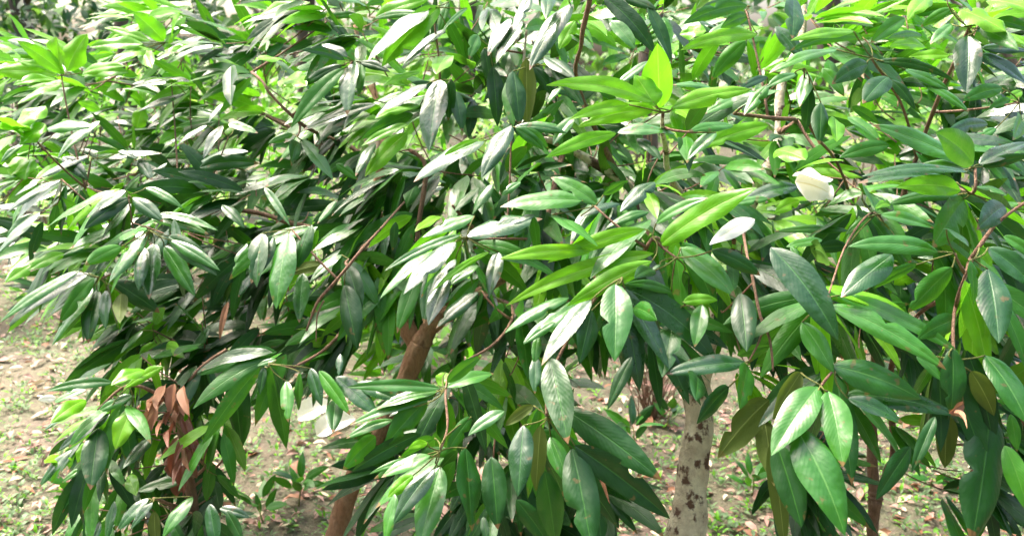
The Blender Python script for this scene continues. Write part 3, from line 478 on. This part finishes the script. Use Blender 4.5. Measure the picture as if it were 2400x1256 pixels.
DEN = {1: 1.3, 2: 1.6, 3: 3, 4: 2.6, 5: 2.6, 6: 2.8}
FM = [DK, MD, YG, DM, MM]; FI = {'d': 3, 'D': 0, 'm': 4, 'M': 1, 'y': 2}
fills = {k: MB() for k in 'ABCD'}; tws = {k: MB() for k in 'ABCD'}
def whorl(mb, C0, axis, n, ln, mix, wr=(.20, .29), NV=8, NU=5, droop=.35, spread=(.5, 1.3)):
    ax = axis.normalized(); o1 = ax.orthogonal().normalized(); o2 = ax.cross(o1)
    kd0 = random.choice(mix)
    for i in range(n):
        an = 6.283 * i / n + G(.25); sp = U(*spread)
        dr = (ax * math.cos(sp) + (o1 * math.cos(an) + o2 * math.sin(an)) * math.sin(sp) - UPZ * droop * U(.5, 1.6)).normalized()
        l_ = ln * U(.75, 1.15); B = C0 + dr * U(.015, .035) - ax * U(0, .03); T = B + dr * l_
        kd = kd0 if R() < .6 else random.choice(mix)
        nr = UPZ * .55 + ax * .4 + rnd_dir() * .6 + TV * .45
        if kd in 'DM': nr = HALF + rnd_dir() * .25
        mb.leaf(B, T, l_ * U(*wr), nr, U(.03, .10), UPZ, U(.15, .4), .05, R(), FI[kd], NV, NU, G(.25), None, 0, U(.1, .4))
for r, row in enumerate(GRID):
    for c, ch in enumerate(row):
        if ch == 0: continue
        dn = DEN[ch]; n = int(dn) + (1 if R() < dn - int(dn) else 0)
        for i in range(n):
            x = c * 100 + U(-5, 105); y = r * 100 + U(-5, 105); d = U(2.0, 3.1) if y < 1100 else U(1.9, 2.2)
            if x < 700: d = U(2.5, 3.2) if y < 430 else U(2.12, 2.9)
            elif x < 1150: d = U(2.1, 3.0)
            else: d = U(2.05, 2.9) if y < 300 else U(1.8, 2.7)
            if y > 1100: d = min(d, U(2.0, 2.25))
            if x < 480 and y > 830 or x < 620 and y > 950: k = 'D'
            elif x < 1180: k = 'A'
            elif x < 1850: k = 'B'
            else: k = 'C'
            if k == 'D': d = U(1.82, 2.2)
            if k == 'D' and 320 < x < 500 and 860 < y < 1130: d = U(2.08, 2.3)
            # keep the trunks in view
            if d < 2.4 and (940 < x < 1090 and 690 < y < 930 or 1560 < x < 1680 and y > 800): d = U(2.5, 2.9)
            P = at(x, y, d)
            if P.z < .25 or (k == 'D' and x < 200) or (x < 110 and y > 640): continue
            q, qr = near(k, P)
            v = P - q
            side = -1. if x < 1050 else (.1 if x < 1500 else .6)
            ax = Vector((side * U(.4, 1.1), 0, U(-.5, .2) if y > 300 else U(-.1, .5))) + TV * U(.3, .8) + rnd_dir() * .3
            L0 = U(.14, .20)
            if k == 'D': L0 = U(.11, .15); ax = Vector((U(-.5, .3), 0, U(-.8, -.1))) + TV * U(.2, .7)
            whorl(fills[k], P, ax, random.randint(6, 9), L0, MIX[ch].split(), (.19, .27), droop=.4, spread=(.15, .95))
            lim = .16; s0 = q if v.length < lim else P - v.normalized() * lim
            tws[k].tube(twig_pts(s0, P, .06, 4), [.0022, .002, .002, .0018, .0015], 5, 0, .2)
for (k, P, tl) in BACK:
    for i in range(2):
        if tl == 10 and P.x < -.75: continue
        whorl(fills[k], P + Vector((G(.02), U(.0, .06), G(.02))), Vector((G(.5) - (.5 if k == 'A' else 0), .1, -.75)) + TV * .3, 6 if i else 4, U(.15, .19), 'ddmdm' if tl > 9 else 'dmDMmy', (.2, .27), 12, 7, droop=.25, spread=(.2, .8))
for k in 'ABCD':
    root, base = trees[k]
    tag(fills[k].build('foliage', FM, root, base, base), kind='stuff')
    tag(tws[k].build('twigs', TWIG, root, base, base), kind='stuff')

# ------------------------------------------------------------------ things behind
def bush(x, y, h, rx, n, mats, lab, mix, ln=.10, name='bush', grp='bushes behind the leafy trees'):
    base = Vector((x, y, hgt(x, y))); root = empty(name, base, lab, 'bush', grp)
    st = MB(); fo = MB()
    for i in range(9):
        a = U(0, 6.28); tip = base + Vector((math.cos(a) * rx * U(.2, .8), math.sin(a) * rx * U(.2, .8), h * U(.6, .95)))
        st.tube(twig_pts(base - UPZ * .03, tip, -.1, 7), [.012 - .0012 * j for j in range(8)], 6, 0, .3)
    for i in range(n):
        a = U(0, 6.28); rr = R() ** .5; z = U(.1, 1); wdt = math.sin(min(1, z * .9 + .12) * 2.6) ** .7
        p = base + Vector((math.cos(a) * rx * rr * wdt, math.sin(a) * rx * rr * wdt, h * z))
        ax = Vector((math.cos(a), math.sin(a), .8))
        whorl(fo, p, ax, random.randint(4, 7), ln * U(.7, 1.2), mix, (.3, .42), 4, 3, .25)
    tag(st.build('stems', BK_BRN, root, base, base), kind='stuff'); fo.build('foliage', mats, root, base, base)
BPALE = leaf_mat('bush_leaf_pale', (.22, .40, .06), (.36, .52, .10), (.32, .45, .1), .45, .35, (.45, .7, .1), .5, (.3, .42, .15))
BF = [MD, BPALE, YG, BPALE, MM]
gp = lambda px, yy: (px - 1200) / F * (yy * math.cos(PITCH) + 1.3) 
for (px, yy, h, rx, n, lab, mix) in [
    (40, 4.9, 1.15, .6, 95, 'sunlit yellow green bush at the left edge behind the tree', 'yyMm'),
    (330, 5.3, 1.0, .7, 95, 'loose light green bush behind the low left shrub', 'yMmm'),
    (760, 5.0, 1.15, .7, 110, 'light green bush behind the gap left of the leaning trunk', 'yyMm'),
    (1010, 4.2, .75, .4, 60, 'small yellow green bush just behind the leaning trunk', 'yyyM'),
    (1250, 6.2, 1.3, .8, 100, 'pale green bush between the leaning trunk and the pale trunk', 'yMm'),
    (1700, 7.5, 1.2, .9, 90, 'pale bush far behind the pale trunk', 'yMM'),
    (2060, 6.6, .85, .7, 80, 'low bush behind the two thin brown stems', 'MmM'),
    (2330, 5.6, .9, .6, 80, 'dim green bush at the right edge behind the big leaves', 'Mmm'),
    (500, 5.9, 1.5, .7, 130, 'bright bush behind the middle of the left crown', 'yMy'),
    (900, 5.6, 1.6, .7, 140, 'tall bright bush behind the fork of the leaning trunk', 'yyM'),
    (1170, 5.3, 1.5, .6, 120, 'upright light green bush just right of the leaning trunk fork', 'yMm'),
    (1480, 6.0, 1.5, .7, 120, 'light green bush left of the pale trunk, behind the dead twigs', 'MyM'),
    (1880, 6.0, 1.4, .7, 120, 'light green bush between the pale trunk and the thin brown stems', 'MyM'),
    (560, 7.6, 1.7, 1.0, 130, 'tall light green bush far behind the left crown', 'yyM')]:
    bush(gp(px, yy), yy, h, rx, n, BF, lab, mix)
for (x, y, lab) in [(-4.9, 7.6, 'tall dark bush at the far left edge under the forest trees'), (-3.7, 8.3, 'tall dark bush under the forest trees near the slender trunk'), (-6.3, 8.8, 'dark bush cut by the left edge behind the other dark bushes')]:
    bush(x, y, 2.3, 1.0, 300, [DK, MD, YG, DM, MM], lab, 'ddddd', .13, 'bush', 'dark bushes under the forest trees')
FL = [leaf_mat('forest_leaf_dark', (.02, .07, .016), (.045, .125, .022), (.06, .12, .03), .4, .3, (.12, .3, .03), .6, (.07, .14, .04)),
      leaf_mat('forest_leaf_mid', (.05, .14, .02), (.11, .26, .03), (.14, .24, .05), .42, .38, (.25, .5, .05), .5, (.15, .28, .07)), YG]
FL += [FL[0], FL[1]]
def forest_tree(x, y, H, r, crown_r, z0, lab, n=330, lean=0., mix='ddmM', ln=.30):
    base = Vector((x, y, hgt(x, y) - .05)); root = empty('forest_tree', base, lab, 'tree', 'forest trees beyond the clearing')
    top = base + Vector((lean * H, 0, H)); T = MB()
    pts = smooth([(base, r * 1.4), (base + Vector((lean * H * .3 + U(-.1, .1), 0, H * .3)), r), (base + Vector((lean * H * .6 + U(-.15, .15), U(-.1, .1), H * .65)), r * .8), (top, r * .3)], 6)
    T.tube([p for p, _ in pts], [q for _, q in pts], 12, 0, .4); T.build('trunk', BK_FOR, root, base, base)
    cr = MB(); C0 = base + Vector((lean * H * .8, 0, (H + z0) / 2))
    for i in range(7):
        a = U(0, 6.28); z = U(z0, H * .85); s = pts[min(len(pts) - 1, int(z / H * (len(pts) - 1)))][0]
        e = Vector((C0.x + math.cos(a) * crown_r * .8, C0.y + math.sin(a) * crown_r * .8, z + U(.4, 1.2)))
        b = MB(); b.tube(twig_pts(s, e, -.08, 7), [r * .4 * (1 - j / 8.5) for j in range(8)], 7, 0, .3); b.build('branch', BK_FOR, root, s, base)
    blobs = [C0 + Vector((G(crown_r * .5), G(crown_r * .5), G((H - z0) * .28))) for _ in range(9)]
    for i in range(n):
        c = random.choice(blobs); p = c + rnd_dir() * crown_r * .42 * R() ** .4
        whorl(cr, p, (p - C0).normalized() + UPZ * .3, 6, ln * U(.7, 1.2), mix, (.34, .5), 3, 3, .3)
    cr.build('crown', FL, root, base, base)
for a in [
    (-5.5, 9.4, 7.5, .11, 2.3, .3, 'dark trunked forest tree at the upper left corner', 520, 0.0, 'dddm', .2),
    (-7.9, 10.5, 8, .16, 2.6, .3, 'dense dark forest tree at the far left edge', 520, 0, 'ddd', .22),
    (-2.9, 11.5, 8, .14, 2.2, .8, 'sunlit green forest tree right of the dark trunk', 420, .02, 'myMM', .22),
    (-.6, 13, 9, .15, 2.6, .8, 'mid green forest tree beyond the crown of the leaning tree', 420, 0, 'mMyd', .24),
    (2.2, 14, 9, .16, 2.8, 1.2, 'forest tree with light foliage beyond the centre', 420, 0, 'MMy', .24),
    (4.4, 11.5, 8, .12, 2.4, 1.6, 'brown trunked forest tree behind the upper right crown', 380, -.02, 'MMmy', .22),
    (7.4, 11, 8, .15, 2.6, 1.2, 'forest tree at the far right edge', 380, 0, 'Mmd', .24),
    (-3.22, 6.6, 8.5, .055, 1.9, 4.4, 'tall slender forest tree left, its crown high over the clearing', 240, .06, 'dmM', .26),
    (1.4, 8.6, 9.5, .10, 2.3, 5.0, 'tall slender forest tree in the middle, its crown high over the clearing', 260, .0, 'dmM', .26)]:
    forest_tree(*a)
# far wood that reads as one mass, plus an unseen shading ring
m = MB()
for i in range(6600):
    x = U(-22, 22); y = U(16, 21); z = U(0, 8) * R() ** .4
    if i > 2600:                                   # unseen ring of wood behind the camera, added to cut sky light and reflections
        an = U(math.pi * .98, math.pi * 2.02); rr = U(6.5, 9.5); x = rr * 1.2 * math.cos(an); y = 2 + rr * math.sin(an); z = U(0, 8)
    whorl(m, Vector((x, y, z)), Vector((-x * .1, -y * .1, .6)), 4, U(.35, .6), 'ddmM', (.4, .6), 3, 3, .2)
tag(m.build('far_wood_and_shade_ring', FL), 'far wood of green trees closing the view, plus an unseen ring added to block sky light', 'wood', kind='stuff')
# seedlings and tufts on the ground
def seedling(px, py, n, ln, lab, mix='mmMd', grp='seedlings on the dirt'):
    g = ground_at(px, py); g.z = hgt(g.x, g.y); root = empty('seedling', g, lab, 'seedling', grp)
    st = MB(); fo = MB(); top = g + Vector((G(.01), G(.01), ln * .9))
    st.tube(twig_pts(g - UPZ * .01, top, 0, 4), [.0035, .003, .003, .0025, .002], 5); st.build('stem', PET, root, g, g)
    whorl(fo, top, UPZ + rnd_dir() * .2, n, ln, mix, (.3, .4), 6, 5, .15); whorl(fo, g + (top - g) * .6, UPZ, n - 2, ln * .8, mix, (.3, .4), 6, 5, .1)
    fo.build('foliage', [MD, MM, YG, DM, MM], root, g, g)
for a in [(1480, 1060, 6, .13, 'pale leafed seedling left of the pale trunk'), (1560, 1010, 5, .10, 'small green seedling just behind the pale trunk'),
          (700, 1190, 7, .11, 'seedling on bright ground left of the leaning trunk'), (620, 1230, 6, .10, 'seedling at the bottom edge near the low shrub'),
          (1790, 1060, 6, .11, 'seedling between the pale trunk and the drooping olive leaves'), (1960, 1090, 6, .12, 'seedling left of the two thin brown stems'),
          (170, 1190, 6, .09, 'seedling on the dirt at the lower left'), (1760, 1160, 6, .10, 'bright seedling right of the pale trunk base'),
          (2180, 1160, 5, .08, 'seedling right of the two thin brown stems')]:
    seedling(*a)
for (px, py, dx, dy, lab) in [(700, 1010, .17, .03, 'large white leaf shape standing in for a sunlit patch left of the leaning trunk'), (745, 1050, .16, .06, 'white leaf shape standing in for sunlit dirt just in front of the larger one'),
                            (255, 850, .05, .02, 'small pale leaf on the dirt behind the low shrub')]:
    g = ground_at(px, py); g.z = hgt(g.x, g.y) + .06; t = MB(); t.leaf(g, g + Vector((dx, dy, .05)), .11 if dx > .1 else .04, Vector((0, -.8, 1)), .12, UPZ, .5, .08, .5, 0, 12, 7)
    tag(t.build('pale_leaf_shape', CR, None, g), lab, 'leaf', 'pale leaf shapes on the dirt')  # the two large white leaves stand in for sunlit patches of dirt
# reddish dead twig tuft behind the pale trunk
g = ground_at(1525, 985); root = empty('dead_twig_tuft', g, 'tuft of upright reddish brown dead twigs left of the pale trunk', 'twigs'); t = MB()
for i in range(60):
    a = U(0, 6.28); b = g + Vector((math.cos(a), math.sin(a), 0)) * U(0, .07); e = b + Vector((G(.09), G(.06), U(.15, .42)))
    t.tube(twig_pts(b, e, G(.08), 4), [.0035, .003, .0027, .002, .001], 4)
t.build('twigs', BK_BRN, root, g, g)
